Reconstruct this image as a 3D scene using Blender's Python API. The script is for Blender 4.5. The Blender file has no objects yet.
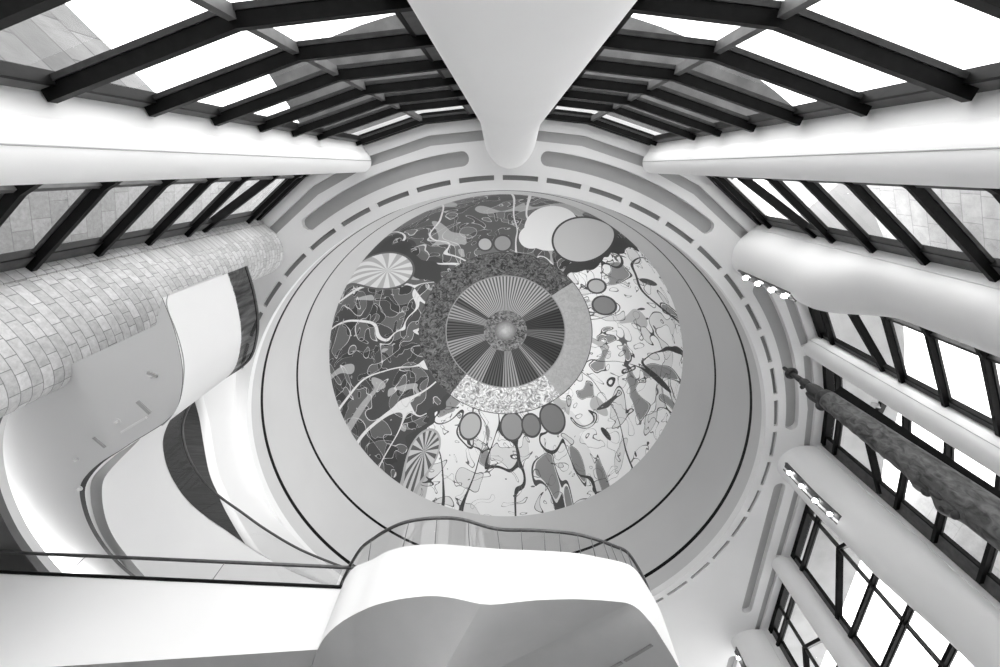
import bpy, bmesh, math, random
from mathutils import Vector, Matrix
random.seed(4)
S = bpy.context.scene
COL = S.collection

# ------------------------------------------------------------------ camera, world, lights
# Heights are measured from the lens (z = 0); the floor lies at z = -1.6.
FPX, ZX, ZY = 445.0, 507.0, 167.0                 # focal length in px, zenith pixel
zc = Vector((ZX - 500, -(ZY - 333.5), -FPX)).normalized()
Xc = (Vector((1, 0, 0)) - zc.x * zc).normalized()
Yc = zc.cross(Xc)
cam = bpy.data.cameras.new('camera'); cam.sensor_width = 36.0; cam.lens = FPX * 36.0 / 1000.0
cam.clip_start = 0.05; cam.clip_end = 400
camo = bpy.data.objects.new('camera', cam); COL.objects.link(camo)
camo.matrix_world = Matrix((Xc, Yc, zc)).to_4x4()
S.camera = camo

W = bpy.data.worlds.new('world'); S.world = W; W.use_nodes = True
bg = W.node_tree.nodes['Background']; bg.inputs[0].default_value = (1, 1, 1, 1); bg.inputs[1].default_value = 1.25
S.view_settings.view_transform = 'Standard'; S.view_settings.look = 'None'
S.view_settings.exposure = 2.2; S.view_settings.gamma = 1.0
S.view_settings.use_curve_mapping = False
S.cycles.max_bounces = 10; S.cycles.diffuse_bounces = 6; S.cycles.transparent_max_bounces = 24

def lamp(name, kind, loc, power, size=1.0, aim=None, spot=None, blend=.6):
    l = bpy.data.lights.new(name, kind); l.energy = power
    if kind == 'AREA': l.shape = 'DISK'; l.size = size
    elif kind in ('POINT', 'SPOT'): l.shadow_soft_size = size
    if kind == 'SPOT': l.spot_size = spot; l.spot_blend = blend
    o = bpy.data.objects.new(name, l); COL.objects.link(o); o.location = loc
    if aim is not None:
        o.rotation_euler = (Vector(aim) - Vector(loc)).to_track_quat('-Z', 'Y').to_euler()
    return o
# unseen fill spots added at the drum edge to brighten dome and left drum wall
for a, e in ((-40, 650), (10, 900), (60, 550), (-100, 150), (150, 120)):
    r = 9.7
    lamp('dome_fill', 'SPOT', (-.05 + r * math.cos(math.radians(a)), 10.9 + r * math.sin(math.radians(a)), 15.1), e, .3,
         (-.05 - 5 * math.cos(math.radians(a)), 10.9 - 5 * math.sin(math.radians(a)), 24), math.radians(120), 1.0)
for k in range(9):
    gx, gy = ((-9.5, 3.6), (-9.8, 4.2), (-10.0, 4.9), (-10.0, 5.6), (-9.85, 6.3), (-9.6, 7.0), (-9.2, 7.7), (-8.8, 8.3), (-8.3, 8.9))[k]
    l = lamp('gallery_uplight', 'AREA', (gx - .25, gy, 6.53), 5.5, .5, (gx - .15, gy, 7.5)); l.data.spread = math.radians(180)
lamp('drum_wall_fill', 'SPOT', (-9.4, 11.0, 8.0), 260, .3, (-11.4, 11.2, 14.5), math.radians(90), 1.0)

# ------------------------------------------------------------------ materials
def mat(name, g, rough=.6, metal=0.0, spec=.4, var=.0, scale=3.0, emit=0.0):
    m = bpy.data.materials.new(name); m.use_nodes = True
    nt = m.node_tree; b = nt.nodes['Principled BSDF']
    b.inputs['Base Color'].default_value = (g, g, g, 1)
    b.inputs['Roughness'].default_value = rough; b.inputs['Metallic'].default_value = metal
    b.inputs['Specular IOR Level'].default_value = spec
    if var > 0:
        tc = nt.nodes.new('ShaderNodeTexCoord'); n = nt.nodes.new('ShaderNodeTexNoise')
        n.inputs['Scale'].default_value = scale; n.inputs['Detail'].default_value = 4
        r = nt.nodes.new('ShaderNodeValToRGB')
        r.color_ramp.elements[0].position = .3; r.color_ramp.elements[1].position = .7
        a, c = max(0, g - var), min(1, g + var)
        r.color_ramp.elements[0].color = (a, a, a, 1); r.color_ramp.elements[1].color = (c, c, c, 1)
        nt.links.new(tc.outputs['Object'], n.inputs['Vector']); nt.links.new(n.outputs[0], r.inputs[0])
        nt.links.new(r.outputs[0], b.inputs['Base Color'])
    if emit:
        b.inputs['Emission Color'].default_value = (1, 1, 1, 1); b.inputs['Emission Strength'].default_value = emit
    return m
M = {}
M['plaster'] = mat('white_plaster', .72, .75, var=.012, scale=.6)
M['column'] = mat('white_column_enamel', .82, .8, spec=.2, var=.012, scale=.5)
M['drum'] = mat('drum_plaster', .56, .7, var=.01, scale=.4)
M['soffit'] = mat('soffit_plaster', .80, .75, var=.012, scale=.6)
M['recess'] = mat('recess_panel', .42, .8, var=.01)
M['slot'] = mat('slot_grille', .25, .8, var=.02, scale=30)
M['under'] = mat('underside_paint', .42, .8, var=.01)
M['black'] = mat('black_metal', .004, .5, .0, .12, var=.002, scale=8)
M['darkgrey'] = mat('dark_grey_metal', .03, .4, .0, .3, var=.01, scale=8)
M['grey'] = mat('grey_metal', .08, .5, .0, .3, var=.02, scale=6)
M['rail'] = mat('handrail_steel', .10, .3, .6, .5, var=.02, scale=12)
M['joint'] = mat('glass_joint', .15, .5)
M['floor'] = mat('pale_stone_floor', .55, .4, var=.05, scale=.5)
M['lamp'] = mat('lamp_lens', .9, .4, emit=14)
M['fitting'] = mat('lamp_fitting', .10, .5, var=.02, scale=20)
M['eave'] = mat('eave_cladding', .13, .7, var=.04, scale=1.5)
M['ground'] = mat('paving', .50, .8, var=.05, scale=.3)

def stone(name, lo, hi, mortar, bw, rh, uv, streak=8.0, msize=.012):
    m = bpy.data.materials.new(name); m.use_nodes = True
    nt = m.node_tree; L = nt.links; b = nt.nodes['Principled BSDF']; b.inputs['Roughness'].default_value = .85
    tc = nt.nodes.new('ShaderNodeTexCoord')
    src = tc.outputs['UV'] if uv else tc.outputs['Object']
    br = nt.nodes.new('ShaderNodeTexBrick'); br.inputs['Scale'].default_value = 1.0
    br.inputs['Brick Width'].default_value = bw; br.inputs['Row Height'].default_value = rh
    br.inputs['Mortar Size'].default_value = msize; br.inputs['Mortar Smooth'].default_value = .3
    br.offset = .37; br.offset_frequency = 2; br.squash = .7; br.squash_frequency = 3
    br.inputs['Color1'].default_value = (lo,) * 3 + (1,); br.inputs['Color2'].default_value = (hi,) * 3 + (1,)
    br.inputs['Mortar'].default_value = (mortar,) * 3 + (1,)
    L.new(src, br.inputs['Vector'])
    n = nt.nodes.new('ShaderNodeTexNoise'); n.inputs['Scale'].default_value = streak; n.inputs['Detail'].default_value = 6
    n.inputs['Roughness'].default_value = .7
    L.new(src, n.inputs['Vector'])
    r = nt.nodes.new('ShaderNodeMapRange'); r.inputs[1].default_value = .3; r.inputs[2].default_value = .7
    r.inputs[3].default_value = .72; r.inputs[4].default_value = 1.12
    L.new(n.outputs[0], r.inputs[0])
    mx = nt.nodes.new('ShaderNodeMix'); mx.data_type = 'RGBA'; mx.blend_type = 'MULTIPLY'; mx.inputs[0].default_value = 1
    L.new(br.outputs[0], mx.inputs[6]); L.new(r.outputs[0], mx.inputs[7]); L.new(mx.outputs[2], b.inputs['Base Color'])
    bp = nt.nodes.new('ShaderNodeBump'); bp.inputs['Strength'].default_value = .5; bp.inputs['Distance'].default_value = .02
    L.new(mx.outputs[2], bp.inputs['Height']); L.new(bp.outputs[0], b.inputs['Normal'])
    return m
M['stonecol'] = stone('limestone_blocks', .46, .62, .24, .40, .18, True, 9, .008)
M['stoneext'] = stone('exterior_limestone', .20, .27, .12, 1.1, .5, True, 9, .008)
M['stoneroof'] = stone('grey_limestone', .075, .13, .045, 2.2, 1.1, True, 1.4, .03)
M['whitestone'] = stone('white_limestone', .60, .66, .48, 1.6, 1.1, True, 2, .012)
M['stonepale'] = stone('pale_limestone', .38, .44, .27, .9, .6, True, 2, .014)

def glassmat(name, tint, gl, rough=.02, streak=False):
    m = bpy.data.materials.new(name); m.use_nodes = True
    nt = m.node_tree; L = nt.links; nt.nodes.remove(nt.nodes['Principled BSDF'])
    out = nt.nodes['Material Output']
    t = nt.nodes.new('ShaderNodeBsdfTransparent'); t.inputs[0].default_value = (tint,) * 3 + (1,)
    g = nt.nodes.new('ShaderNodeBsdfGlossy'); g.inputs['Roughness'].default_value = rough
    g.inputs[0].default_value = (.9, .9, .9, 1)
    f = nt.nodes.new('ShaderNodeLayerWeight'); f.inputs[0].default_value = .5
    pw = nt.nodes.new('ShaderNodeMath'); pw.operation = 'POWER'; pw.inputs[1].default_value = 5
    ma = nt.nodes.new('ShaderNodeMath'); ma.operation = 'MULTIPLY_ADD'; ma.inputs[1].default_value = gl * 2; ma.inputs[2].default_value = .03
    mx = nt.nodes.new('ShaderNodeMixShader')
    L.new(f.outputs['Facing'], pw.inputs[0]); L.new(pw.outputs[0], ma.inputs[0]); L.new(ma.outputs[0], mx.inputs[0]); L.new(t.outputs[0], mx.inputs[1]); L.new(g.outputs[0], mx.inputs[2])
    L.new(mx.outputs[0], out.inputs[0])
    if streak:
        tc = nt.nodes.new('ShaderNodeTexCoord'); mp = nt.nodes.new('ShaderNodeMapping')
        mp.inputs['Scale'].default_value = (9, 9, 1.2)
        n = nt.nodes.new('ShaderNodeTexNoise'); n.inputs['Scale'].default_value = 1.0; n.inputs['Detail'].default_value = 5
        r = nt.nodes.new('ShaderNodeMapRange'); r.inputs[1].default_value = .35; r.inputs[2].default_value = .7
        r.inputs[3].default_value = tint * .6; r.inputs[4].default_value = tint * 1.6
        L.new(tc.outputs['Object'], mp.inputs[0]); L.new(mp.outputs[0], n.inputs['Vector']); L.new(n.outputs[0], r.inputs[0])
        L.new(r.outputs[0], t.inputs[0])
    return m
M['pane'] = glassmat('window_glass', .93, .05)
M['glass'] = glassmat('balustrade_glass', .84, .12)
M['darkened'] = glassmat('dark_reflection_glass', .22, .15, streak=True)  # dark reflection and its streaks are put into the tint
M['tinted'] = glassmat('tinted_glass', .80, .12)
M['shade_under'] = mat('shaded_underside', .13, .7, var=.01)  # shade under the lower gallery put into the base colour

def woodmat(name, lo, hi, sc=(6, 6, 1.2)):
    m = bpy.data.materials.new(name); m.use_nodes = True
    nt = m.node_tree; L = nt.links; b = nt.nodes['Principled BSDF']; b.inputs['Roughness'].default_value = .6
    tc = nt.nodes.new('ShaderNodeTexCoord'); mp = nt.nodes.new('ShaderNodeMapping'); mp.inputs['Scale'].default_value = sc
    n = nt.nodes.new('ShaderNodeTexNoise'); n.inputs['Scale'].default_value = 1.6; n.inputs['Detail'].default_value = 8
    n.inputs['Distortion'].default_value = 1.2
    r = nt.nodes.new('ShaderNodeValToRGB')
    r.color_ramp.elements[0].position = .32; r.color_ramp.elements[0].color = (lo, lo, lo, 1)
    r.color_ramp.elements[1].position = .68; r.color_ramp.elements[1].color = (hi, hi, hi, 1)
    L.new(tc.outputs['Object'], mp.inputs[0]); L.new(mp.outputs[0], n.inputs['Vector'])
    L.new(n.outputs[0], r.inputs[0]); L.new(r.outputs[0], b.inputs['Base Color'])
    bp = nt.nodes.new('ShaderNodeBump'); bp.inputs['Strength'].default_value = .5; bp.inputs['Distance'].default_value = .03
    L.new(n.outputs[0], bp.inputs['Height']); L.new(bp.outputs[0], b.inputs['Normal'])
    return m
M['cedar'] = woodmat('weathered_cedar', .012, .12, (4.5, 4.5, 2.6))
M['darkcedar'] = woodmat('dark_cedar', .008, .03)
M['ceilwood'] = woodmat('dark_ceiling_boards', .035, .075, (.6, 12, 1))

# ------------------------------------------------------------------ helpers
class MB:
    def __init__(s): s.v = []; s.f = []; s.uv = {}; s.sm = []
    def add(s, verts, faces, smooth=False, uvs=None):
        o = len(s.v); s.v += [tuple(v) for v in verts]
        for i, f in enumerate(faces):
            if uvs: s.uv[len(s.f)] = uvs[i]
            s.f.append([o + k for k in f]); s.sm.append(smooth)
    def box(s, a, b):
        x0, y0, z0 = a; x1, y1, z1 = b
        s.add([(x0,y0,z0),(x1,y0,z0),(x1,y1,z0),(x0,y1,z0),(x0,y0,z1),(x1,y0,z1),(x1,y1,z1),(x0,y1,z1)],
              [(0,3,2,1),(4,5,6,7),(0,1,5,4),(1,2,6,5),(2,3,7,6),(3,0,4,7)])
    def prism(s, poly, z0, z1, uv=False):
        n = len(poly); o = len(s.v)
        s.v += [(p[0], p[1], z0) for p in poly] + [(p[0], p[1], z1) for p in poly]
        s.f.append([o + i for i in range(n)][::-1]); s.sm.append(False)
        s.f.append([o + n + i for i in range(n)]); s.sm.append(False)
        d = 0
        for i in range(n):
            j = (i + 1) % n; L = math.dist(poly[i], poly[j])
            if uv: s.uv[len(s.f)] = [(d, z0), (d + L, z0), (d + L, z1), (d, z1)]
            s.f.append([o + i, o + j, o + n + j, o + n + i]); s.sm.append(False); d += L
    def tube(s, pts, r, n=10, caps=True, closed=False):
        pts = [Vector(p) for p in pts]; N = len(pts); o = len(s.v)
        rs = r if isinstance(r, (list, tuple)) else [r] * N
        for i, p in enumerate(pts):
            a = pts[i - 1] if (i > 0 or closed) else pts[i]; b = pts[(i + 1) % N] if (i < N - 1 or closed) else pts[i]
            t = (b - a).normalized()
            ref = Vector((0, 0, 1)) if abs(t.z) < .9 else Vector((1, 0, 0))
            u = t.cross(ref).normalized(); w = u.cross(t)
            for k in range(n):
                an = 2 * math.pi * k / n
                s.v.append(tuple(p + rs[i] * (math.cos(an) * u + math.sin(an) * w)))
        for i in range(N if closed else N - 1):
            j = (i + 1) % N
            for k in range(n):
                l = (k + 1) % n
                s.f.append([o + i * n + k, o + i * n + l, o + j * n + l, o + j * n + k]); s.sm.append(True)
        if caps and not closed:
            s.f.append([o + k for k in range(n)][::-1]); s.sm.append(False)
            s.f.append([o + (N - 1) * n + k for k in range(n)]); s.sm.append(False)
    def grid(s, rows, smooth=True, uvf=None, close=False):
        o = len(s.v); m = len(rows[0]); 
        for r in rows: s.v += [tuple(p) for p in r]
        for i in range(len(rows) - 1):
            for k in range(m if close else m - 1):
                l = (k + 1) % m
                if uvf: s.uv[len(s.f)] = [uvf(i, k), uvf(i, k + 1), uvf(i + 1, k + 1), uvf(i + 1, k)]
                s.f.append([o + i * m + k, o + i * m + l, o + (i + 1) * m + l, o + (i + 1) * m + k]); s.sm.append(smooth)
    def ico(s, c, r, seg=14, ring=9, rot=None):
        c = Vector(c); r = r if isinstance(r, (tuple, list)) else (r, r, r); rows = []
        for i in range(ring + 1):
            t = math.pi * i / ring; row = []
            for k in range(seg):
                p = 2 * math.pi * k / seg
                v = Vector((r[0] * math.sin(t) * math.cos(p), r[1] * math.sin(t) * math.sin(p), -r[2] * math.cos(t)))
                if rot: v = rot @ v
                row.append(c + v)
            rows.append(row)
        s.grid(rows, True, close=True)
    def build(s, name, m, parent=None, sharp=None):
        me = bpy.data.meshes.new(name); me.from_pydata(s.v, [], s.f); me.materials.append(M[m] if isinstance(m, str) else m)
        me.polygons.foreach_set('use_smooth', s.sm)
        if s.uv:
            uvl = me.uv_layers.new(name='UVMap')
            for fi, uvs in s.uv.items():
                p = me.polygons[fi]
                for k, li in enumerate(p.loop_indices): uvl.data[li].uv = uvs[k]
        bm = bmesh.new(); bm.from_mesh(me)
        bmesh.ops.remove_doubles(bm, verts=bm.verts, dist=1e-5)
        bmesh.ops.recalc_face_normals(bm, faces=bm.faces)
        if sharp:
            for e in bm.edges:
                if len(e.link_faces) == 2 and e.calc_face_angle(0) > sharp: e.smooth = False
        bm.to_mesh(me); bm.free()
        o = bpy.data.objects.new(name, me); COL.objects.link(o)
        if parent is not None:
            o.parent = parent
            o.matrix_parent_inverse = parent.matrix_world.inverted() if False else Matrix.Translation(-Vector(parent.location))
        return o
def thing(name, label, cat, loc=(0, 0, 0), group=None):
    o = bpy.data.objects.new(name, None); COL.objects.link(o); o.location = loc; o.empty_display_size = .2
    return tag(o, label, cat, group)
def tag(o, label, cat, group=None):
    o['label'] = label; o['category'] = cat
    if group: o['group'] = group
    return o
def structure(o): o['kind'] = 'structure'; return o
def semp(name, loc=(0, 0, 0)):
    o = bpy.data.objects.new(name, None); COL.objects.link(o); o.location = loc; o.empty_display_size = .2
    return structure(o)

def P(px, py, H):                                  # plan position at height H of the point surveyed at that bearing
    r = Vector((px - 500, -(py - 333.5), -FPX)); h = r.dot(zc)
    return Vector((r.dot(Xc) / h * H, r.dot(Yc) / h * H))
CX, CY = -.05, 10.9
def pol(a, r): a = math.radians(a); return Vector((CX + r * math.cos(a), CY + r * math.sin(a)))
def smooth(t): t = max(0, min(1, t)); return t * t * (3 - 2 * t)
def catmull(pts, n=6):
    pts = [Vector(p) for p in pts]; out = []
    for i in range(len(pts) - 1):
        p0 = pts[max(0, i - 1)]; p1 = pts[i]; p2 = pts[i + 1]; p3 = pts[min(len(pts) - 1, i + 2)]
        for k in range(n):
            t = k / n
            out.append(.5 * ((2 * p1) + (-p0 + p2) * t + (2 * p0 - 5 * p1 + 4 * p2 - p3) * t * t + (-p0 + 3 * p1 - 3 * p2 + p3) * t ** 3))
    out.append(pts[-1]); return out
H0 = 15.0                                          # soffit
ZF = -1.6                                          # floor
HM, RM, DM = 22.46, 9.80, 7.6                       # dome springing, radius, rise
RD = 10.20                                         # drum radius at the soffit

# ------------------------------------------------------------------ floor, outside ground
m = MB(); m.prism([(-24, -4), (-8, -1), (-2.6, -1.6), (3, -1.6), (8.5, 1.6), (12.6, 6), (12.6, 32), (-24, 32)], ZF - .3, ZF)
structure(m.build('floor', 'floor'))
m = MB(); m.prism([(-70, -60), (70, -60), (70, 90), (-70, 90)], ZF - .6, ZF - .32)
structure(m.build('ground', 'ground'))
m = MB(); m.prism([(-24, 3), (-24, 32), (-24.3, 32), (-24.3, 3)], ZF, H0 + .2); structure(m.build('wall_left', 'plaster'))
m = MB(); m.prism([(-24, 31.8), (12.6, 31.8), (12.6, 32.2), (-24, 32.2)], ZF, H0 + .2); structure(m.build('wall_back', 'plaster'))

# ------------------------------------------------------------------ wall line in plan
RW = 12.35
A = {}
A['stone'] = -135.3; A['lc'] = -112.6; A['v'] = -89.5; A['rc'] = -67.3; A['c1'] = -44.2; A['t3'] = -23.3
line = [pol(-146, RW), pol(-135.3, RW), pol(-121.2, RW), pol(-112.6, RW), pol(-101.4, RW), pol(-89.5, RW), pol(-78.4, RW),
        pol(-67.3, RW), pol(-59.0, RW), pol(-44.2, RW), pol(-35.2, RW), pol(-23.3, RW), pol(-11.25, RW),
        Vector((12.42, 10.9)), Vector((12.45, 13.4)), Vector((12.45, 16.3)), Vector((12.45, 18.8)), Vector((12.45, 21.3)), Vector((12.45, 31.8))]

# ------------------------------------------------------------------ ceiling plate with recesses
def plate(name, outer, holes, z0, z1, m):
    cu = bpy.data.curves.new(name, 'CURVE'); cu.dimensions = '2D'; cu.fill_mode = 'BOTH'; cu.extrude = (z1 - z0) / 2
    for loop in [outer] + holes:
        sp = cu.splines.new('POLY'); sp.points.add(len(loop) - 1)
        for i, p in enumerate(loop): sp.points[i].co = (p[0], p[1], 0, 1)
        sp.use_cyclic_u = True
    tmp = bpy.data.objects.new(name + '_tmp', cu); COL.objects.link(tmp)
    bpy.context.view_layer.update()
    me = bpy.data.meshes.new_from_object(tmp.evaluated_get(bpy.context.evaluated_depsgraph_get()))
    bpy.data.objects.remove(tmp); bpy.data.curves.remove(cu)
    me.materials.clear(); me.materials.append(M[m])
    me.transform(Matrix.Translation((0, 0, (z0 + z1) / 2)))
    o = bpy.data.objects.new(name, me); COL.objects.link(o); return o
def arcband(a0, a1, r0, r1, rounded=True, n=24):
    pts = [pol(a0 + (a1 - a0) * i / n, r1) for i in range(n + 1)]
    if rounded:
        c = pol(a1, (r0 + r1) / 2); rr = (r1 - r0) / 2; base = math.radians(a1)
        pts += [c + rr * Vector((math.cos(base + math.pi * k / 8), math.sin(base + math.pi * k / 8))) for k in range(1, 8)]
    pts += [pol(a1 + (a0 - a1) * i / n, r0) for i in range(n + 1)]
    if rounded:
        c = pol(a0, (r0 + r1) / 2); base = math.radians(a0) + math.pi
        pts += [c + rr * Vector((math.cos(base + math.pi * k / 8), math.sin(base + math.pi * k / 8))) for k in range(1, 8)]
    return pts
pills = [arcband(-125.5, -97.0, 11.0, 11.45), arcband(-83.2, -53.8, 11.0, 11.45), arcband(-38.4, -8.2, 10.95, 11.42)]
x0, x1 = 10.98, 11.45; ya, yb = 12.3, 19.2
pills.append([(x0, yb), (x0, ya)] + [((x0 + x1) / 2 - .235 * math.cos(math.pi * k / 8), ya - .235 * math.sin(math.pi * k / 8)) for k in range(1, 8)] +
             [(x1, ya), (x1, yb)] + [((x0 + x1) / 2 + .235 * math.cos(math.pi * k / 8), yb + .235 * math.sin(math.pi * k / 8)) for k in range(1, 8)])
ya2, yb2 = 22.6, 29.5
pills.append([(x0, yb2), (x0, ya2)] + [((x0 + x1) / 2 - .235 * math.cos(math.pi * k / 8), ya2 - .235 * math.sin(math.pi * k / 8)) for k in range(1, 8)] +
             [(x1, ya2), (x1, yb2)] + [((x0 + x1) / 2 + .235 * math.cos(math.pi * k / 8), yb2 + .235 * math.sin(math.pi * k / 8)) for k in range(1, 8)])
slots = []
k = -9
while True:
    c = -87.4 + 7.6 * k
    if c > 84: break
    slots.append(arcband(c - 3.05, c + 3.05, 10.51, 10.66, False, 6)); k += 1
def offs(poly, d):                                 # shift a plan polyline towards the hall
    out = []
    for i, p in enumerate(poly):
        n = Vector((0, 0))
        if i > 0: t = (p - poly[i - 1]).normalized(); n += Vector((-t.y, t.x))
        if i < len(poly) - 1: t = (poly[i + 1] - p).normalized(); n += Vector((-t.y, t.x))
        n.normalize(); out.append(p + n * d)
    return out
def lerp(a, b, t): return a + (b - a) * t
stripes = []
for i in (1, 3, 5, 7, 9, 11, 13, 15):
    a, b, c = line[i], line[i + 1], line[i + 2]
    pl = [lerp(a, b, .1), b, lerp(b, c, .9)]
    stripes.append(offs(pl, .30) + offs(pl, .60)[::-1])
drumhole = [pol(360 * i / 180, RD) for i in range(180)]
outer = offs(line, -.45) + [Vector((-24.2, 31.8)), Vector((-24.2, 3.0))]
ceil = structure(plate('ceiling', outer, [drumhole] + pills + slots + stripes, H0, H0 + .30, 'soffit'))
def grow(poly, s=1.02):
    c = sum((Vector(p) for p in poly), Vector((0, 0))) / len(poly)
    return [c + (Vector(p) - c) * s for p in poly]
def sub(name, poly, m, dz, grp=None):
    q = MB(); q.prism(poly, H0 + dz, H0 + dz + .03); return q.build(name, m, ceil)
for p in pills: sub('cove_panel', p, 'recess', .22)
for p in slots: sub('air_slot', p, 'slot', .10)
for p in stripes: sub('strip_panel', p, 'recess', .12)

# ------------------------------------------------------------------ drum and its two tracks
N = 180
m = MB()
CYM = 11.03
def dcy(z): return Vector((0, (CYM - CY) * smooth((z - 16) / 6.4)))
prof = [(RD, H0), (10.21, 16.06), (10.07, 19.0), (RM, HM)]
m.grid([[(*(pol(360 * i / N, r) + dcy(z)), z) for i in range(N)] for r, z in prof], True, close=True)
m.grid([[(*(pol(360 * i / N, r + .35) + dcy(z)), z) for i in range(N)] for r, z in [(RD, H0 + .3), (RM, HM)]], True, close=True)
drum = structure(m.build('wall_drum', 'drum'))
def ringtrack(r, z, w, h):
    q = MB(); q.grid([[(*(pol(360 * i / N, rr) + dcy(z)), zz) for i in range(N)] for rr, zz in [(r + .03, z), (r - w, z), (r - w, z + h), (r + .03, z + h), (r + .03, z)]], False, close=True)
    return q.build('ring_track', 'black', drum)
ringtrack(10.21, 16.02, .015, .17); ringtrack(10.07, 19.0, .015, .16)

# ------------------------------------------------------------------ dome painting (generic abstract)
def muralmat():
    m = bpy.data.materials.new('dome_painting'); m.use_nodes = True
    nt = m.node_tree; L = nt.links; b = nt.nodes['Principled BSDF']; b.inputs['Roughness'].default_value = .7
    def V(x):
        return x
    def math_(op, a, bb=None, c=None):
        n = nt.nodes.new('ShaderNodeMath'); n.operation = op
        for i, v in enumerate((a, bb, c)):
            if v is None: continue
            if isinstance(v, (int, float)): n.inputs[i].default_value = v
            else: L.new(v, n.inputs[i])
        return n.outputs[0]
    def mix(f, a, bb):
        n = nt.nodes.new('ShaderNodeMix'); n.data_type = 'FLOAT'
        for i, v in ((0, f), (2, a), (3, bb)):
            if isinstance(v, (int, float)): n.inputs[i].default_value = v
            else: L.new(v, n.inputs[i])
        return n.outputs[0]
    def less(a, bb): return math_('LESS_THAN', a, bb)
    def great(a, bb): return math_('GREATER_THAN', a, bb)
    tc = nt.nodes.new('ShaderNodeTexCoord'); sx = nt.nodes.new('ShaderNodeSeparateXYZ'); L.new(tc.outputs['Object'], sx.inputs[0])
    x, y = sx.outputs[0], sx.outputs[1]
    r = math_('SQRT', math_('ADD', math_('MULTIPLY', x, x), math_('MULTIPLY', y, y)))
    ang = math_('ARCTAN2', y, x)                   # radians, clockwise from the right seen from below
    deg = math_('MULTIPLY', ang, 57.29578)
    def noise(scale, detail, dist, vec=None, rough=.5):
        n = nt.nodes.new('ShaderNodeTexNoise'); n.inputs['Scale'].default_value = scale; n.inputs['Detail'].default_value = detail
        n.inputs['Distortion'].default_value = dist; n.inputs['Roughness'].default_value = rough
        L.new(vec if vec is not None else tc.outputs['Object'], n.inputs['Vector']); return n.outputs[0]
    # polar vector so that the shapes stream outwards
    cb = nt.nodes.new('ShaderNodeCombineXYZ')
    L.new(math_('MULTIPLY', math_('COSINE', ang), 3.2), cb.inputs[0]); L.new(math_('MULTIPLY', math_('SINE', ang), 3.2), cb.inputs[1])
    L.new(math_('MULTIPLY', r, .42), cb.inputs[2])
    n1 = noise(.75, 0.3, 1.2, cb.outputs[0]); n2 = noise(.34, 0.0, 2.2); n3 = noise(1.0, 0.0, 2.2, cb.outputs[0])
    n4 = noise(.62, 0.0, 2.4)
    def band(n, c, w): return less(math_('ABSOLUTE', math_('SUBTRACT', n, c)), w)
    # dark field
    dk = mix(great(n2, .55), .055, .11)
    dk = mix(great(n4, .60), dk, .035)
    dk = mix(great(n3, .66), dk, .36)
    dk = mix(band(n1, .50, .016), dk, .70)
    dk = mix(band(n2, .55, .007), dk, .60)
    dk = mix(band(n4, .60, .009), dk, .45)
    # light field
    lt = mix(great(n2, .64), .95, .80)
    lt = mix(great(n3, .67), lt, .30)
    lt = mix(less(n1, .27), lt, .55)
    lt = mix(band(n1, .50, .010), lt, .05)
    lt = mix(band(n2, .64, .008), lt, .06)
    lt = mix(band(n3, .65, .010), lt, .08)
    lt = mix(band(n4, .63, .012), lt, .15)
    # sectors (degrees, image-clockwise): light from -42 to 128
    wob = math_('MULTIPLY', math_('SUBTRACT', n2, .5), 10)
    dd = math_('ADD', deg, wob)
    isl = math_('MULTIPLY', great(dd, -47), less(dd, 133))
    low = math_('MULTIPLY', great(dd, 48), less(dd, 133))
    lt = mix(low, lt, math_('MULTIPLY', lt, .86))
    top = math_('MULTIPLY', great(dd, -128), less(dd, -62))
    dk = mix(top, dk, math_('ADD', math_('MULTIPLY', dk, .9), .05))
    field = mix(isl, dk, lt)
    # dark wedges between the sectors
    for c, w in ((-48, 3.0), (133, 2.5), (-135, 5.0)):
        field = mix(less(math_('ABSOLUTE', math_('SUBTRACT', dd, c)), math_('MULTIPLY', w, math_('MULTIPLY', r, .11))), field, .045)
    # a few round motifs
    def disc(cx, cy, rad, val, inner=None, rays=0, edge=None):
        nonlocal field
        dx = math_('SUBTRACT', x, cx); dy = math_('SUBTRACT', y, cy)
        q = math_('SQRT', math_('ADD', math_('MULTIPLY', dx, dx), math_('MULTIPLY', dy, dy)))
        v = val
        if rays:
            a2 = math_('ARCTAN2', dy, dx)
            v = mix(great(math_('SINE', math_('MULTIPLY', a2, rays)), 0.1), val, inner)
        if edge is not None: field = mix(less(q, rad + .12), field, edge)
        field = mix(less(q, rad), field, v)
    disc(2.6, -7.6, 1.5, .78); disc(1.6, -7.0, .8, .78); disc(4.4, -7.0, 1.5, .55, edge=.05)
    disc(-7.0, -5.3, 1.25, .66, .40, 13, .1)
    disc(-5.5, 7.1, .9, .55, .10, 14, .4)
    for cx, cy, rad, v in ((.5, 6.65, .75, .3), (1.9, 6.5, .6, .22), (3.4, 5.9, .8, .2), (-.2, -6.55, .5, .3), (-1.3, -6.5, .4, .45), (6.4, -2.6, .6, .25), (-2.5, 6.5, .7, .45), (5.8, -3.9, .45, .5)):
        disc(cx, cy, rad, v, edge=.07)
    # ring
    nr = noise(3.2, 5, 1.5, rough=.75); nr2 = noise(2.2, 3, 3.0)
    rd = mix(math_('MULTIPLY', math_('SUBTRACT', nr, .4), 4.0), .008, .22)
    rl = mix(math_('MULTIPLY', math_('SUBTRACT', nr, .3), 2.5), .34, .50)
    rb = mix(math_('MULTIPLY', math_('SUBTRACT', nr2, .36), 3.6), .22, .95)
    ring = mix(math_('MULTIPLY', great(deg, -42), less(deg, 48)), rd, rl)
    ring = mix(math_('MULTIPLY', great(deg, 48), less(deg, 132)), ring, rb)
    edge = math_('ADD', 5.95, math_('MULTIPLY', math_('SUBTRACT', n3, .5), 0.05))
    field = mix(less(r, edge), field, .06); field = mix(less(r, 5.90), field, ring)
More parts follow.
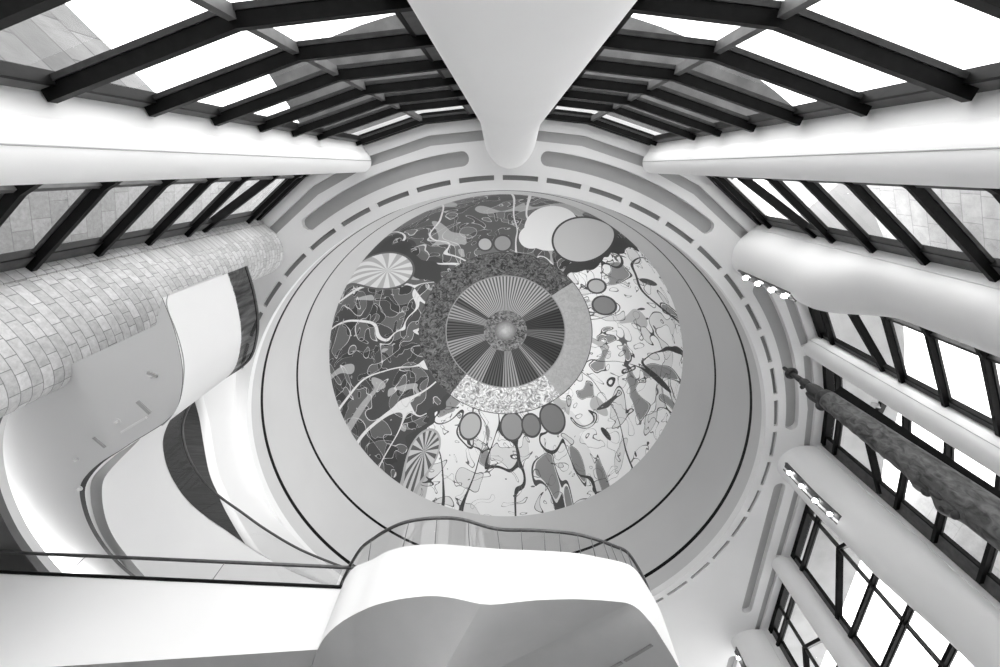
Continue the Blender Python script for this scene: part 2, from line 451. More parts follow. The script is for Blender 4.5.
    # pleated disc
    st = math_('SINE', math_('MULTIPLY', ang, 110.0))
    pl = mix(math_('ADD', math_('MULTIPLY', st, .5), .5), .045, .34)
    wide = math_('SINE', math_('ADD', math_('MULTIPLY', ang, 9.0), 1.0))
    darkw = mix(great(wide, .15), 0.30, 1.15)
    pl = math_('MULTIPLY', pl, darkw)
    topf = math_('MULTIPLY', great(deg, -140), less(deg, -42))
    pl = mix(topf, pl, mix(math_('ADD', math_('MULTIPLY', st, .5), .5), .06, .50))
    pl = mix(math_('MULTIPLY', great(deg, -42), less(deg, 45)), pl, math_('MULTIPLY', pl, .45))
    field = mix(less(r, 4.22), field, .30); field = mix(less(r, 4.15), field, pl)
    # hub
    hb = mix(math_('MULTIPLY', math_('SUBTRACT', nr, .4), 4.0), .02, .35)
    field = mix(less(r, 1.55), field, hb)
    glow = mix(math_('MULTIPLY', r, 1.25), .55, .12)
    field = mix(less(r, .75), field, math_('MULTIPLY', glow, math_('ADD', .6, math_('MULTIPLY', nr, .8))))
    cc = nt.nodes.new('ShaderNodeCombineColor'); [L.new(field, cc.inputs[i]) for i in range(3)]
    L.new(cc.outputs[0], b.inputs['Base Color'])
    return m
m = MB(); rows = []
for i in range(33):
    t = math.pi / 2 * i / 32; r = RM * math.cos(t); z = DM * math.sin(t)
    rows.append([((max(r, .001)) * math.cos(2 * math.pi * k / 120), max(r, .001) * math.sin(2 * math.pi * k / 120), z) for k in range(120)])
m.grid(rows, True, close=True)
rows = [[(a * 1.03, bb * 1.03, z + .3) for a, bb, z in rw] for rw in rows]; m.grid(rows, True, close=True)
mural = m.build('dome_painting', muralmat()); mural.location = (CX, CYM, HM)
tag(mural, 'round abstract painting in black, grey and white filling the dome overhead', 'painting')

# ------------------------------------------------------------------ columns
def frame(p, inward):                              # local (v across, u into the hall)
    u = Vector(inward).normalized(); v = Vector((u.y, -u.x)); p = Vector(p)
    return lambda a, b: p + v * a + u * b
def section(w, s, n, k=22):
    """stadium: straight cheeks from the wall to u=s, half ellipse reaching u=n"""
    pts = [(w, -.30), (w, .22), (w - .025, .225), (w - .025, .26), (w, .265)]
    if s > .3: pts.append((w, s))
    b = max(s, .27)
    for i in range(1, k):
        a = math.pi * i / k; pts.append((w * math.cos(a), b + (n - b) * math.sin(a)))
    if s > .3: pts.append((-w, s))
    pts += [(-w, .265), (-w + .025, .26), (-w + .025, .225), (-w, .22), (-w, -.30)]
    return pts
def big_column(name, pos, inward, w, nlow, nbulge, ntop, label, m='column', lights=True, rise=(7.6, 11), off=0.0):
    root = thing(name, label, 'column', (pos[0], pos[1], ZF))
    F = frame(pos, inward); rows = []; hs = []
    H = ZF
    while H < H0 + .001:
        hs.append(H); H += .9 if H < 6.5 else .3
    if hs[-1] < H0: hs.append(H0)
    def nose(H):
        if H < rise[1]: return nlow + (nbulge - nlow) * smooth((H - rise[0]) / (rise[1] - rise[0]))
        return nbulge + (ntop - nbulge) * smooth((H - rise[1]) / 2.2)
    def st(H): return .3001 + .30 * smooth((H - rise[0]) / (rise[1] - rise[0]))
    per = None
    for H in hs:
        sec = section(w, st(H), nose(H)); rows.append([(*F(a, b), H) for a, b in sec])
        if per is None:
            per = [0]
            for a, b in zip(sec, sec[1:]): per.append(per[-1] + math.dist(a, b))
            per.append(per[-1] + 2 * w)
    q = MB(); q.grid(rows, True, uvf=lambda i, k: (hs[i] * 0 + per[k], hs[i]), close=True)
    q.build('shaft', m, root, math.radians(28))
    if lights:
        t = MB(); t2 = MB(); rr = []; rr2 = []
        for i in range(13):
            H = 11.75 + 2.85 * i / 12; n = nose(H)
            rr.append([(*F(a + off, b - off * off * .9), H) for a, b in ((-.17, n - .06), (-.17, n + .035), (-.13, n + .035), (-.13, n + .012), (.13, n + .012), (.13, n + .035), (.17, n + .035), (.17, n - .06))])
        t.grid(rr, False); t.f.append(list(range(8))); t.sm.append(False); e = len(t.v); t.f.append([e - 8 + i for i in range(8)][::-1]); t.sm.append(False)
        tr = t.build('lamp_trough', 'fitting', root)
        for H in (12.1, 12.75, 13.5, 14.25):
            n = nose(H) + .01
            c = F(off, n - off * off * .9); d = Vector((*(F(0, 1) - F(0, 0)), -.9)).normalized(); c3 = Vector((*c, H))
            q = MB(); q.tube([c3 - d * .02, c3 + d * .09], .10, 16); lp = q.build('spotlight', 'fitting', root)
            q = MB(); q.tube([c3 + d * .088, c3 + d * .10], .080, 16); q.build('lens', 'lamp', lp)
    return root
def small_column(pos, r, label):
    root = thing('slim_column', label, 'column', (pos[0], pos[1], ZF)); q = MB()
    q.tube([(pos[0], pos[1], z) for z in (ZF, 3, 9, H0)], r, 40, caps=False); q.build('shaft', 'column', root)
    u = (Vector((CX, CY)) - Vector(pos)).normalized() if pos[1] < 11 else Vector((-1, 0)); v = Vector((u.y, -u.x))
    for sg in ((-1, 1) if pos[1] < 8 else ()):
        sv = Vector(pos) + (u * math.cos(math.radians(68)) + v * sg * math.sin(math.radians(68))) * (r + .001)
        sm = MB(); sm.tube([(*sv, ZF), (*sv, H0 - .001)], .009, 6); sm.build('seam', 'recess', root)
    back = MB()                                    # flat flange that meets the window frame
    pp = [Vector(pos) + v * a + u * b for a, b in ((-r * .86, -.1), (r * .86, -.1), (r * .86, -r * 1.3), (-r * .86, -r * 1.3))]
    back.prism(pp, ZF, H0 - .001); back.build('flange', 'column', root)
    return root
inw = lambda a: Vector((-math.cos(math.radians(a)), -math.sin(math.radians(a))))
big_column('broad_column', pol(A['v'], RW) + Vector((.03, 0)), (0, 1), .77, .78, 1.50, 1.45, 'broad white column straight overhead, tapering down from the top edge of the picture', lights=False, rise=(12.0, 14.6))
big_column('lit_column', pol(A['c1'], RW), inw(A['c1']), .80, .80, 1.45, 1.45, 'broad white column with four lamps at its head, upper right of the dome', rise=(9.3, 11.4))
big_column('lit_column', (12.42, 11.08), (-1, 0), .84, .85, 1.38, 1.55, 'broad white column with four lamps in a long slot, below the carved pole', off=-.16)
big_column('lit_column', (12.45, 21.3), (-1, 0), .80, .85, 1.5, 1.55, 'broad white column cut by the bottom edge, lower right corner')
big_column('stone_column', pol(A['stone'], RW), inw(A['stone']), .88, 1.80, 1.60, 1.42, 'massive round column clad in rough limestone blocks, at the left', 'stonecol', False)
small_column((-4.62, -.18), .34, 'slim white column at the upper left beneath the roof glazing')
small_column((4.58, -.15), .34, 'slim white column at the upper right beneath the roof glazing')
small_column((11.15, 6.08), .40, 'slim white column just above the carved wooden pole')
small_column((12.15, 16.35), .40, 'slim white column near the bottom right, between two lit columns')

# ------------------------------------------------------------------ glazed bays
TR = [-.2, 1.0, 2.2, 3.5, 4.8, 6.1, 7.42, 8.75, 10.08, 11.4, 14.25]
def beam(q, a, b, z0, z1, d0, d1, ext=0.0):
    a = Vector(a); b = Vector(b); t = (b - a).normalized(); n = Vector((-t.y, t.x)); a = a - t * ext; b = b + t * ext
    pl = [a + n * d0, b + n * d0, b + n * d1, a + n * d1]
    q.prism(pl, z0, z1)
def bay(idx, i, brace=True, wl=.8, wr=.38):
    a, b, c = line[i], line[i + 1], line[i + 2]
    a = a + (b - a).normalized() * wl; c = c + (b - c).normalized() * wr
    root = semp('window_%d' % idx, (b.x, b.y, ZF))
    for z in TR:                                   # deep transoms, mitred at the middle mullion
        q = MB(); pl = [a, b, c]; inner = offs(pl, .02); out = offs(pl, -.12)
        q.prism(out + inner[::-1], z - .05, z + .05)
        t = q.build('transom', 'black', root)
        q = MB(); q.prism(offs(pl, -.17) + offs(pl, -.115)[::-1], z - .07, z + .07); q.build('glazing_rail', 'darkgrey', t)
    q = MB(); q.prism(offs([a, b, c], -.32) + offs([a, b, c], -.02)[::-1], H0 - .20, H0 + .02); q.build('head_beam', 'black', root)
    for s, (p, t) in enumerate(((b, (c - a).normalized()),)):
        n = Vector((-t.y, t.x)); q = MB()
        q.prism([p - t * .055 - n * .16, p + t * .055 - n * .16, p + t * .04 - n * .045, p - t * .04 - n * .045], ZF, H0)
        q.build('mullion', 'grey' if idx < 5 else 'darkgrey', root)
    for p, t, wd in ((a, (b - a).normalized(), wl), (c, (b - c).normalized(), wr)):
        wd = .32 if wd > .6 else .13
        n = Vector((-t.y, t.x)); 
        if n.dot(Vector((CX, min(CY, p.y))) - p) < 0 and p.y < 11: n = -n
        if p.y > 11: n = Vector((-1, 0))
        q = MB(); q.prism([p - t * .30 - n * .20, p + t * wd - n * .20, p + t * wd - n * .09, p - t * .30 - n * .09], ZF, H0); sf_ = q.build('side_frame', 'grey', root)
        q = MB(); q.prism([p + t * wd - n * .21, p + t * (wd + .05) - n * .21, p + t * (wd + .05) - n * .08, p + t * wd - n * .08], ZF, H0); q.build('glazing_bead', 'black', sf_)
    if brace:
        for p in (a, c):
            t = (p - b).normalized(); n = Vector((-t.y, t.x))
            if n.dot(Vector((CX, CY)) - b) < 0: n = -n
            q = MB(); A3 = Vector((*(b - n * .11), 13.0)); B3 = Vector((*(p - n * .11), 12.1))
            d = (B3 - A3).normalized(); w = Vector((*n, 0)); u = d.cross(w)
            pts = [A3 + w * sx * .10 + u * sy * .06 for sx, sy in ((-1, -1), (1, -1), (1, 1), (-1, 1))] + [B3 + w * sx * .10 + u * sy * .06 for sx, sy in ((-1, -1), (1, -1), (1, 1), (-1, 1))]
            q.add(pts, [(0, 3, 2, 1), (4, 5, 6, 7), (0, 1, 5, 4), (1, 2, 6, 5), (2, 3, 7, 6), (3, 0, 4, 7)])
            q.build('brace', 'black', root)
    q = MB(); pl = [line[i], line[i + 1], line[i + 2]]; g = offs(pl, -.14)
    q.grid([[(*p, ZF) for p in g], [(*p, H0) for p in g]], False); q.build('pane', 'pane', root)
    return root
bay(1, 1, True, .86, .36); bay(2, 3, False, .36, .8); bay(3, 5, False, .8, .36); bay(4, 7, True, .36, .8)
bay(5, 9, True, .8, .38); bay(6, 11, True, .38, .8); bay(7, 13, True, .8, .38); bay(8, 15, True, .38, .8)

# eave ring outside the glass
M['eave_lit'] = mat('eave_bounce_light', .50, .7, var=.05, scale=1.2)  # paler copy of the eave, bounced daylight put into its colour
def eave(ins, outs, mt, label):
    q = MB(); q.prism(ins + outs[::-1], 15.32, 15.9); tag(q.build('roof_eave', mt), label, 'eave')
aa = list(range(-118, -54, 3))
eave([pol(a, 12.4) for a in aa], [pol(a, 15.4) for a in aa], 'eave', 'dark grey roof eave seen through the glazing either side of the overhead column')
aa = list(range(-44, 2, 3))
eave([pol(a, 12.4) for a in aa] + [Vector((12.55, 14)), Vector((12.55, 32))], [pol(a, 15.4) for a in aa] + [Vector((15.9, 14)), Vector((15.9, 32))], 'eave_lit', 'roof eave paled for bounced light, seen through the right-hand windows around the carved pole')

# ------------------------------------------------------------------ buildings outside
def wing(name, poly, z1, m, label):
    q = MB(); q.prism(poly, ZF - .32, z1, True); return tag(q.build(name, m), label, 'building')
wing('stone_building', [(-10.7, -1.9), (-16.5, -8.5), (-30, -3), (-16, -1.9)], 15.4, 'stoneroof', 'low rough stone wing outside the glass in the upper left corner')
wing('stone_building', [(-10.9, -1.75), (-26, -1.75), (-26, 12), (-12.6, 5.2)], 24, 'stoneext', 'tall rough stone building outside the glass just above the stone-clad column')
wing('stone_building', [(13.0, .2), (14.4, 3.3), (34, 5.2), (34, -2.2)], 24, 'stonepale', 'pale stone building wing outside the glass at the upper right')
wing('stone_building', [(17.0, 11.9), (16.6, 14.6), (30, 27), (36, 25)], 15.4, 'whitestone', 'pale stone building wing behind the carved pole')

# ------------------------------------------------------------------ galleries
HT, HR = 5.70, 6.13                                # parapet top, handrail
def unit(px, py): return P(px, py, 1.0)
def hb_at(xy, curve, default):                     # parapet foot height where the surveyed foot line crosses this bearing
    for a, b in zip(curve, curve[1:]):
        ca = a.x * xy.y - a.y * xy.x; cb = b.x * xy.y - b.y * xy.x
        if ca * cb <= 0 and ca != cb:
            t = ca / (ca - cb); p = a + (b - a) * t
            if p.dot(xy) > 0: return xy.length / p.length
    return default
def rail_parts(root, path, glass='glass', joints=(), nextra=0, z0=HT, z1=HR):
    q = MB(); q.grid([[(*p, z0 - .02) for p in path], [(*p, z1) for p in path]], True); q.build('glass_panel', glass, root)
    q = MB(); q.tube([(*p, z1) for p in path], .032, 10); q.build('handrail', 'rail', root)
    L = [0]
    for a, b in zip(path, path[1:]): L.append(L[-1] + (b - a).length)
    for s in joints:
        d = s * L[-1]
        for i in range(len(L) - 1):
            if L[i] <= d <= L[i + 1]:
                p = lerp(path[i], path[i + 1], (d - L[i]) / (L[i + 1] - L[i] + 1e-9)); break
        q = MB(); q.tube([(*p, z0), (*p, z1)], .007, 6); q.build('glass_joint', 'joint', root)
def parapet(root, path, hbs, thick, m='plaster', side=1, name='parapet', HT=HT):
    off = offs(path, thick * side)
    rows = [[(*p, HT) for p in path], [(*p, h) for p, h in zip(path, hbs)]]
    q = MB(); q.grid(rows, True)
    q.grid([[(*p, HT) for p in path], [(*p, HT) for p in off]], True)
    q.grid([[(*p, HT) for p in off], [(*p, h + .2) for p, h in zip(off, hbs)]], True)
    return q.build(name, m, root, math.radians(35))
def fan(name, poly3, m, root):                     # flat-ish polygon underside with thickness upwards
    n = len(poly3); q = MB(); cx_ = sum(p[0] for p in poly3) / n; cy_ = sum(p[1] for p in poly3) / n
    q.v = [tuple(p) for p in poly3] + [(cx_ + (p[0] - cx_) * .97, cy_ + (p[1] - cy_) * .97, p[2] + .12) for p in poly3]
    q.f = [list(range(n))[::-1], [n + i for i in range(n)]] + [[i, (i + 1) % n, n + (i + 1) % n, n + i] for i in range(n)]
    q.sm = [False] * len(q.f)
    me = bpy.data.meshes.new(name); me.from_pydata(q.v, [], q.f); me.materials.append(M[m])
    bm = bmesh.new(); bm.from_mesh(me); bmesh.ops.triangulate(bm, faces=[f for f in bm.faces if len(f.verts) > 4])
    bmesh.ops.recalc_face_normals(bm, faces=bm.faces)
    for f in bm.faces: f.smooth = True
    for e in bm.edges:
        if len(e.link_faces) == 2 and e.calc_face_angle(0) > .6: e.smooth = False
    bm.to_mesh(me); bm.free()
    o = bpy.data.objects.new(name, me); COL.objects.link(o); o.parent = root
    o.matrix_parent_inverse = Matrix.Translation(-Vector(root.location)); return o

# central balcony ---------------------------------------------------
top = [(349, 572), (350.5, 571), (372.5, 559), (387.5, 551), (407.5, 546), (435, 544), (462.5, 545.5), (500, 549), (537.5, 550.5), (575, 553), (600, 557.5), (621, 562), (632.5, 567), (642.5, 579), (660, 610), (670, 640), (677.5, 664)]
foot = [(305, 665), (312, 650), (327, 632), (350, 616), (375, 605), (400, 599), (425, 596), (440, 596), (460, 599), (485, 606), (500, 604), (537, 600), (575, 599), (605, 600.5), (630, 603), (640, 610), (655, 627.5), (662.5, 640), (677.5, 664)]
T = [P(x, y, HT) for x, y in top]
start = T[0]
tail0 = [start + Vector((-.35, 1.6)), start + Vector((-.30, .75))]
path = catmull(tail0 + T[1:], 5)
footu = [unit(*p) for p in foot]
hbs = []
prev = 4.8
for p in path:
    h = hb_at(p, footu, prev) if len(hbs) > 11 else 4.55; h = min(max(h, 4.5), 5.35); hbs.append(h); prev = h
for _ in range(2): hbs = [hbs[0]] + [(hbs[i - 1] + 2 * hbs[i] + hbs[i + 1]) / 4 for i in range(1, len(hbs) - 1)] + [hbs[-1]]
bal = thing('balcony', 'white balcony with glass rail projecting in the bottom centre of the view', 'balcony', (0, 8.5, HT))
parapet(bal, path, hbs, .12)
ends = P(677.5, 664, HT)
# ridge between the gull-wing halves of the underside
def foot_index(px, py):
    u = unit(px, py); best = min(range(len(path)), key=lambda i: abs(math.atan2(path[i].y, path[i].x) - math.atan2(u.y, u.x)) + (0 if i > 8 else 9)); return best
ir = foot_index(485, 606); ik = foot_index(631, 603)
f3 = [Vector((*p, h)) for p, h in zip(offs(path, .004), [h + .001 for h in hbs])]
R1 = Vector((*P(422, 710, 3.95), 3.95)); K1 = Vector((*P(478, 678, 5.15), 5.15)); K2 = Vector((*P(440, 720, 4.95), 4.95))
far_l = Vector((*P(292, 720, 4.75), 4.75)); 
def loft(name, edge, b0, b1, root, rows_=10):
    L = [0]
    for a, b in zip(edge, edge[1:]): L.append(L[-1] + (b - a).length)
    far = [b0.lerp(b1, l / L[-1]) for l in L]
    q = MB(); q.grid([[e.lerp(f, k / rows_) for e, f in zip(edge, far)] for k in range(rows_ + 1)], True)
    q.grid([far, [f + Vector((0, 5.5, .2)) for f in far]], True)
    q.grid([[e.lerp(f, k) + Vector((0, 0, .06)) for e, f in zip(edge, far)] for k in (.02, 1)], True)
    return q.build(name, 'under', root)
loft('left_underside', f3[:ir + 1], far_l, R1, bal)
loft('middle_underside', f3[ir:ik + 1], R1, K1, bal)
loft('right_underside', f3[ik:], K1, Vector((*P(690, 760, 5.1), 5.1)), bal)
for a, b, za, zb in (((652, 645.5), (625, 661.5), 4.672, 4.765), ((622, 663), (600, 676), 4.772, 4.84)):
    pa, pb = P(*a, za), P(*b, zb); t = (pb - pa).normalized(); n = Vector((-t.y, t.x)) * .028
    q = MB(); q.add([(*(pa + n), za), (*(pb + n), zb), (*(pb - n), zb), (*(pa - n), za), (*(pa + n), za + .05), (*(pb + n), zb + .05), (*(pb - n), zb + .05), (*(pa - n), za + .05)], [(0, 3, 2, 1), (4, 5, 6, 7), (0, 1, 5, 4), (1, 2, 6, 5), (2, 3, 7, 6), (3, 0, 4, 7)]); q.build('air_slot', 'slot', bal)
# handrail follows the parapet
rl = [(347.5, 568), (357, 554), (375, 537.5), (395, 526), (413, 520.5), (437, 518), (462, 519.5), (497, 529), (537, 530.5), (572, 533.5), (595, 539), (614, 546), (627, 552), (637, 566), (648, 588), (655, 612), (660, 630)]
RL = [P(x, y, 6.16) for x, y in rl]
rpath = catmull([RL[0] + Vector((-.35, 1.6)), RL[0] + Vector((-.30, .75))] + RL[1:], 5)
q = MB(); q.grid([[(*p, HT - .02) for p in path], [(*p, 6.16) for p in rpath]], True); q.build('glass_panel', 'glass', bal)
q = MB(); q.tube([(*p, 6.16) for p in rpath], .03, 10); q.build('handrail', 'rail', bal)
def spot_on(path, px, py, H):
    u = unit(px, py); a0 = math.atan2(u.y, u.x)
    return min(path[6:], key=lambda p: abs(math.atan2(p.y, p.x) - a0))
for px, py in ((350, 565), (372, 555), (405, 545), (437, 540), (472, 540), (500, 545), (523, 548), (545, 549), (564, 552), (582, 553), (594, 556), (607, 558), (618, 560), (626, 563), (632, 566)):
    p = spot_on(path, px, py, HT); pr = rpath[path.index(p)]; q = MB(); q.tube([(*p, HT), (*pr, 6.16)], .008, 6); q.build('glass_joint', 'joint', bal)

# straight landing -------------------------------------------------
a = P(-90, 569, HT); b = P(335, 588, HT); b2 = lerp(a, b, 1.04)
pth = [lerp(a, b2, i / 20) for i in range(21)]
lf = [unit(-90, 676), unit(50, 667), unit(310, 650), unit(420, 643)]
hb = [hb_at(p, lf, 4.6) for p in pth]
wal = thing('walkway', 'long straight white walkway parapet with glass rail at the lower left', 'walkway', (-6, 6.5, HT))
parapet(wal, pth, hb, .12)
n = Vector((0, 1))
fan('underside', [Vector((*p, h)) for p, h in zip(offs(pth, .004), hb)] + [Vector((*(b2 + n * 3.0), hb[-1])), Vector((*(a + n * 3.0), hb[0]))], 'under', wal)
rail_parts(wal, pth, 'glass', (.35, .68))
q = MB(); q.tube([(*(p - Vector((0, .01))), HT + .015) for p in pth], .03, 8); q.build('glass_shoe', 'black', wal)

# curved gallery ----------------------------------------------------
G = 1.5; HG, HGR = HT * G, HR * G
top = [(228, 273), (236, 298), (241, 325), (241, 345), (236, 366), (226, 378), (211, 388), (193, 399), (176, 412), (166.5, 428), (163, 445), (168, 469), (181.5, 493), (200, 512), (227, 531), (253, 549), (290, 570), (335, 588)]
path = catmull([P(x, y, HG) for x, y in top], 6)
drumf = [unit(*p) for p in ((160, 300), (172, 318), (180, 340), (185, 362), (184, 380), (181, 401), (168, 423))]
sf = [unit(*p) for p in ((168, 423), (152, 430), (141, 437), (119, 450), (107, 464), (103, 480), (102, 499), (104.5, 515), (111, 534), (125, 553), (150, 582), (200, 625), (330, 700))]
hbs = []
for i, p in enumerate(path):
    h = hb_at(p, drumf if i < 28 else sf, 4.6 * G); hbs.append(min(max(h, 4.35 * G), 5.1 * G))
for _ in range(8): hbs = [hbs[0]] + [(hbs[i - 1] + 2 * hbs[i] + hbs[i + 1]) / 4 for i in range(1, len(hbs) - 1)] + [hbs[-1]]
gal = thing('gallery', 'curving white gallery parapet with glass rail, dark reflection put in its tint, beside the stone column', 'gallery', (-8, 6, HG))
parapet(gal, path, hbs, .12, side=1, HT=HG)
hp = [(250, 277), (256, 295), (259, 315), (256.5, 338), (247, 358)]
KC = 33
rail_parts(gal, path[:KC + 1], 'darkened', (), z0=HG, z1=HGR)
rail_parts(gal, path[KC:], 'tinted', (), z0=HG, z1=HGR)
# stepped reveal under the parapet and the big flat underside
HU = 4.53 * G
def offv(path, f):
    o1 = offs(path, 1.0); return [p + (q_ - p) * f(i) for i, (p, q_) in enumerate(zip(path, o1))]
wf = lambda i: smooth((i - 44) / 16) if i < 70 else 1
off1 = offv(path, lambda i: .02 + .20 * wf(i)); off2 = offv(path, lambda i: .03 + .29 * wf(i))
q = MB(); q.grid([[(*p, h) for p, h in zip(path, hbs)], [(*p, max(h, HU)) for p, h in zip(off1, hbs)]], True)
q.build('ledge', 'under', gal)
q = MB(); q.grid([[(*p, max(h, HU)) for p, h in zip(off1, hbs)], [(*p, HU - .001) for p in off1]], True); q.build('reveal', 'plaster', gal)
q = MB(); q.grid([[(*p, HU) for p in off1], [(*p, HU) for p in off2]], True); q.build('shadow_gap', 'grey', gal)
under = [Vector((*p, HU)) for p in off2]
leftpts = [Vector((*P(x, y, HU), HU)) for x, y in ((330, 760), (140, 720), (-10, 640), (-60, 560), (-80, 450), (-10, 405), (36, 380), (100, 351), (156, 325))]
fan('underside', under + leftpts, 'plaster', gal)
def strip_at(a, b, H, w, name, m):
    pa, pb = P(*a, H), P(*b, H); t = (pb - pa).normalized(); n = Vector((-t.y, t.x)) * w
    q = MB(); q.prism([pa + n, pb + n, pb - n, pa - n], H - .03, H + .01); q.build(name, m, gal)
strip_at((138, 401), (151, 413), HU, .035, 'air_slot', 'recess'); strip_at((122, 432), (147, 417), HU, .018, 'light_strip', 'column')
strip_at((94, 437), (106, 447), HU, .02, 'air_slot', 'under'); strip_at((148, 372), (158, 376), HU, .03, 'air_slot', 'recess')
for px_, py_ in ((77, 459), (118, 421), (152, 376), (80, 488)):
    p = P(px_, py_, HU); q = MB(); q.tube([(*p, HU + .01), (*p, HU - .015)], .055, 14); q.tube([(*p, HU - .012), (*p, HU - .08)], .022, 10); q.build('sprinkler', 'plaster', gal)
# lower slab lip on the far side, underside coloured dark as shade
lw = [(14, 403), (5, 428), (3, 453), (8, 481), (19, 510), (35, 538), (63, 573), (110, 620)]
wp = catmull([P(x, y, 6.50) for x, y in lw], 4)
low = thing('lower_gallery', 'pale curved slab edge of a lower gallery at the left edge of the picture', 'gallery', (-10, 7, 5.7))
q = MB(); out = [P(-60, 400, 4.2), P(-160, 470, 4.2), P(-60, 700, 4.2)]
q.grid([[(*p, 6.50) for p in wp], [(*p, 6.24) for p in wp]], True); q.build('slab_edge', 'plaster', low)
fan('underside', [Vector((*p, 6.235)) for p in wp] + [Vector((*p, 6.235)) for p in [P(60, 760, 5.9), P(-160, 700, 5.9), P(-160, 470, 5.9), P(-30, 400, 5.9)]], 'shade_under', low)

# curved bulkhead that hangs from the ceiling beside the drum -------------
cpx = [(244, 330), (238.5, 355), (236, 375), (235, 396), (235.5, 420), (238.5, 447), (244, 466), (252, 485), (274, 515), (301, 544), (328, 571), (372, 611), (420, 645)]
cp = catmull([P(x, y, H0) for x, y in cpx], 5)
cf = [unit(*p) for p in ((196, 340), (198, 365), (200, 396), (207, 418), (211, 447.5), (216.6, 477), (227, 499), (240, 525), (254, 549), (285, 585), (330, 626), (372, 660))]
ch = [min(14.6, max(12.8, hb_at(p, cf, 13.4))) for p in cp]
for _ in range(10): ch = [ch[0]] + [(ch[i - 1] + 2 * ch[i] + ch[i + 1]) / 4 for i in range(1, len(ch) - 1)] + [ch[-1]]
bk = semp('wall_bulkhead', (-10.8, 11, 13.6))
q = MB(); q.grid([[(*p, H0) for p in cp], [(*p, h + .12) for p, h in zip(cp, ch)], ], True); q.build('bulkhead_face', 'plaster', bk)
q = MB(); q.grid([[(*p, h + .12) for p, h in zip(cp, ch)], [(*p, h) for p, h in zip(offs(cp, .06), ch)], [(*p, h) for p, h in zip(offs(cp, .25), ch)]], True); q.build('bulkhead_lip', 'soffit', bk)
fan('dark_ceiling', [Vector((*p, h + .02)) for p, h in zip(offs(cp, .2), ch)] + [Vector((-9, 24, 13.5)), Vector((-24, 24, 13.5)), Vector((-24, 4, 13.5)), Vector((-13, 5.0, 13.5))], 'ceilwood', bk)

# ------------------------------------------------------------------ carved pole
d = math.radians(34.1); TX, TY = 9.5 * math.cos(d), 9.5 * math.sin(d)
tot = thing('carved_pole', 'tall dark carved wooden pole with a ringed finial, standing among the right-hand columns', 'carved pole', (TX, TY, ZF))
fd = math.radians(120)                             # the carvings face this way
def rad(H):
    return min(.325, .232 + .028 * (9.4 - H))
q = MB(); rows = []
hs = [ZF + i * .05 for i in range(int((9.75 - ZF) / .05) + 1)]
def relief(an, H):
    """carved figures: a blend of bands, brows, eyes and folded limbs on the front of the pole"""
    f = math.cos(an - fd); s = math.sin(an - fd); r = rad(H)
    cell = (H + 2.063) % 2.35; k = cell / 2.35
    if H > 7.12: return r + .006 * math.sin(H * 21 + 3 * f) * max(f, 0)
    g = max(f, 0)
    v = 0
    v += .07 * g * math.exp(-((k - .80) / .07) ** 2)            # brow
    v -= .05 * g * math.exp(-((k - .68) / .05) ** 2)
    v += .12 * (g ** 5) * math.exp(-((k - .58) / .09) ** 2)     # snout
    v += .06 * math.exp(-((abs(s) - .62) / .18) ** 2) * (f > 0) * math.exp(-((k - .68) / .05) ** 2)  # eyes
    v += .035 * math.exp(-((abs(s) - .55) / .22) ** 2) * (f > -.2) * math.exp(-((k - .30) / .14) ** 2)  # limbs
    v -= .03 * math.exp(-((k - .04) / .03) ** 2)
    return r + v
for H in hs: rows.append([(TX + relief(2 * math.pi * k / 48, H) * math.cos(2 * math.pi * k / 48), TY + relief(2 * math.pi * k / 48, H) * math.sin(2 * math.pi * k / 48), H) for k in range(48)])
q.grid(rows, True, close=True); o = len(q.v); q.f.append([o - 48 + k for k in range(48)]); q.sm.append(False)
q.build('shaft', 'cedar', tot)
fx, fy = math.cos(fd), math.sin(fd)
q = MB(); q.ico((TX, TY, 9.78), (.215, .225, .26)); q.ico((TX, TY, 10.18), (.165, .155, .34)); q.ico((TX, TY, 10.62), (.12, .12, .17))
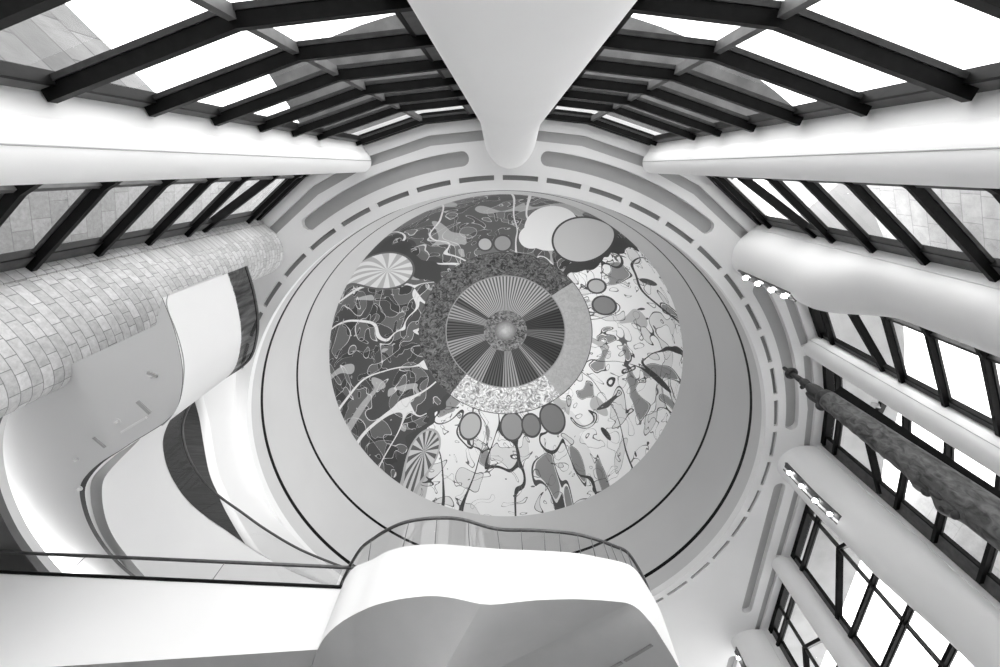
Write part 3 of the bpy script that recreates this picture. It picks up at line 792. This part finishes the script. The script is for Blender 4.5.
q.ico((TX + fx * .17, TY + fy * .17, 10.08), (.085, .085, .30)); q.ico((TX + fx * .22, TY + fy * .22, 9.75), (.11, .11, .13)); q.ico((TX + fx * .12, TY + fy * .12, 10.6), (.06, .06, .05))
q.build('seated_figure', 'darkcedar', tot)
q = MB(); q.tube([(TX, TY, 10.7), (TX, TY, 10.95), (TX, TY, 11.12), (TX, TY, 11.56), (TX, TY, 11.6)], [.085, .075, .06, .05, .03], 14); q.build('finial', 'darkcedar', tot)
q = MB(); q.tube([(TX + .105 * math.cos(t * math.pi / 14), TY + .105 * math.sin(t * math.pi / 14), 11.22) for t in range(28)], .065, 10, closed=True); q.build('finial_ring', 'darkcedar', tot)
for az, H, sz, nm in ((150, 6.62, (.07, .07, .09), 'carved_eye'), (90, 6.62, (.07, .07, .09), 'carved_eye'), (140, 6.28, (.08, .08, .07), 'carved_nostril'), (158, 6.02, (.09, .09, .06), 'carved_mouth'), (170, 6.42, (.05, .05, .12), 'carved_ear')):
    e = MB(); ar = math.radians(az); rr_ = rad(H) + .02; e.ico((TX + rr_ * math.cos(ar), TY + rr_ * math.sin(ar), H), sz); e.build(nm, 'darkcedar', tot)
md = math.radians(32.2); mx_, my_ = 11.0 * math.cos(md), 11.0 * math.sin(md)
q = MB(); t = Vector((math.cos(md), math.sin(md))); n = Vector((-t.y, t.x))
c = Vector((mx_, my_)); q.prism([c + t * .1 + n * .13, c - t * .1 + n * .13, c - t * .1 - n * .13, c + t * .1 - n * .13], ZF, 11.2)
q.build('support_post', 'black', tot)

# ------------------------------------------------------------------ small floodlights on the window braces
for (px_, py_, H, lab) in ((843, 541, 12.6, 'small white floodlight on a window brace beside the lamp slot of the lower lit column'),
                           (874, 406, 12.4, 'small white floodlight on the dark framing between the slim column and the carved pole')):
    c = P(px_, py_, H); root = thing('floodlight', lab, 'lamp', (c.x, c.y, H))
    q = MB(); q.tube([(c.x, c.y, H + .12), (c.x + .10, c.y - .06, H - .10)], .075, 16); q.build('housing', 'column', root)
    q = MB(); q.tube([(c.x, c.y, H + .1), (c.x + .35, c.y + .05, H + .22)], .02, 8); q.build('arm', 'black', root)
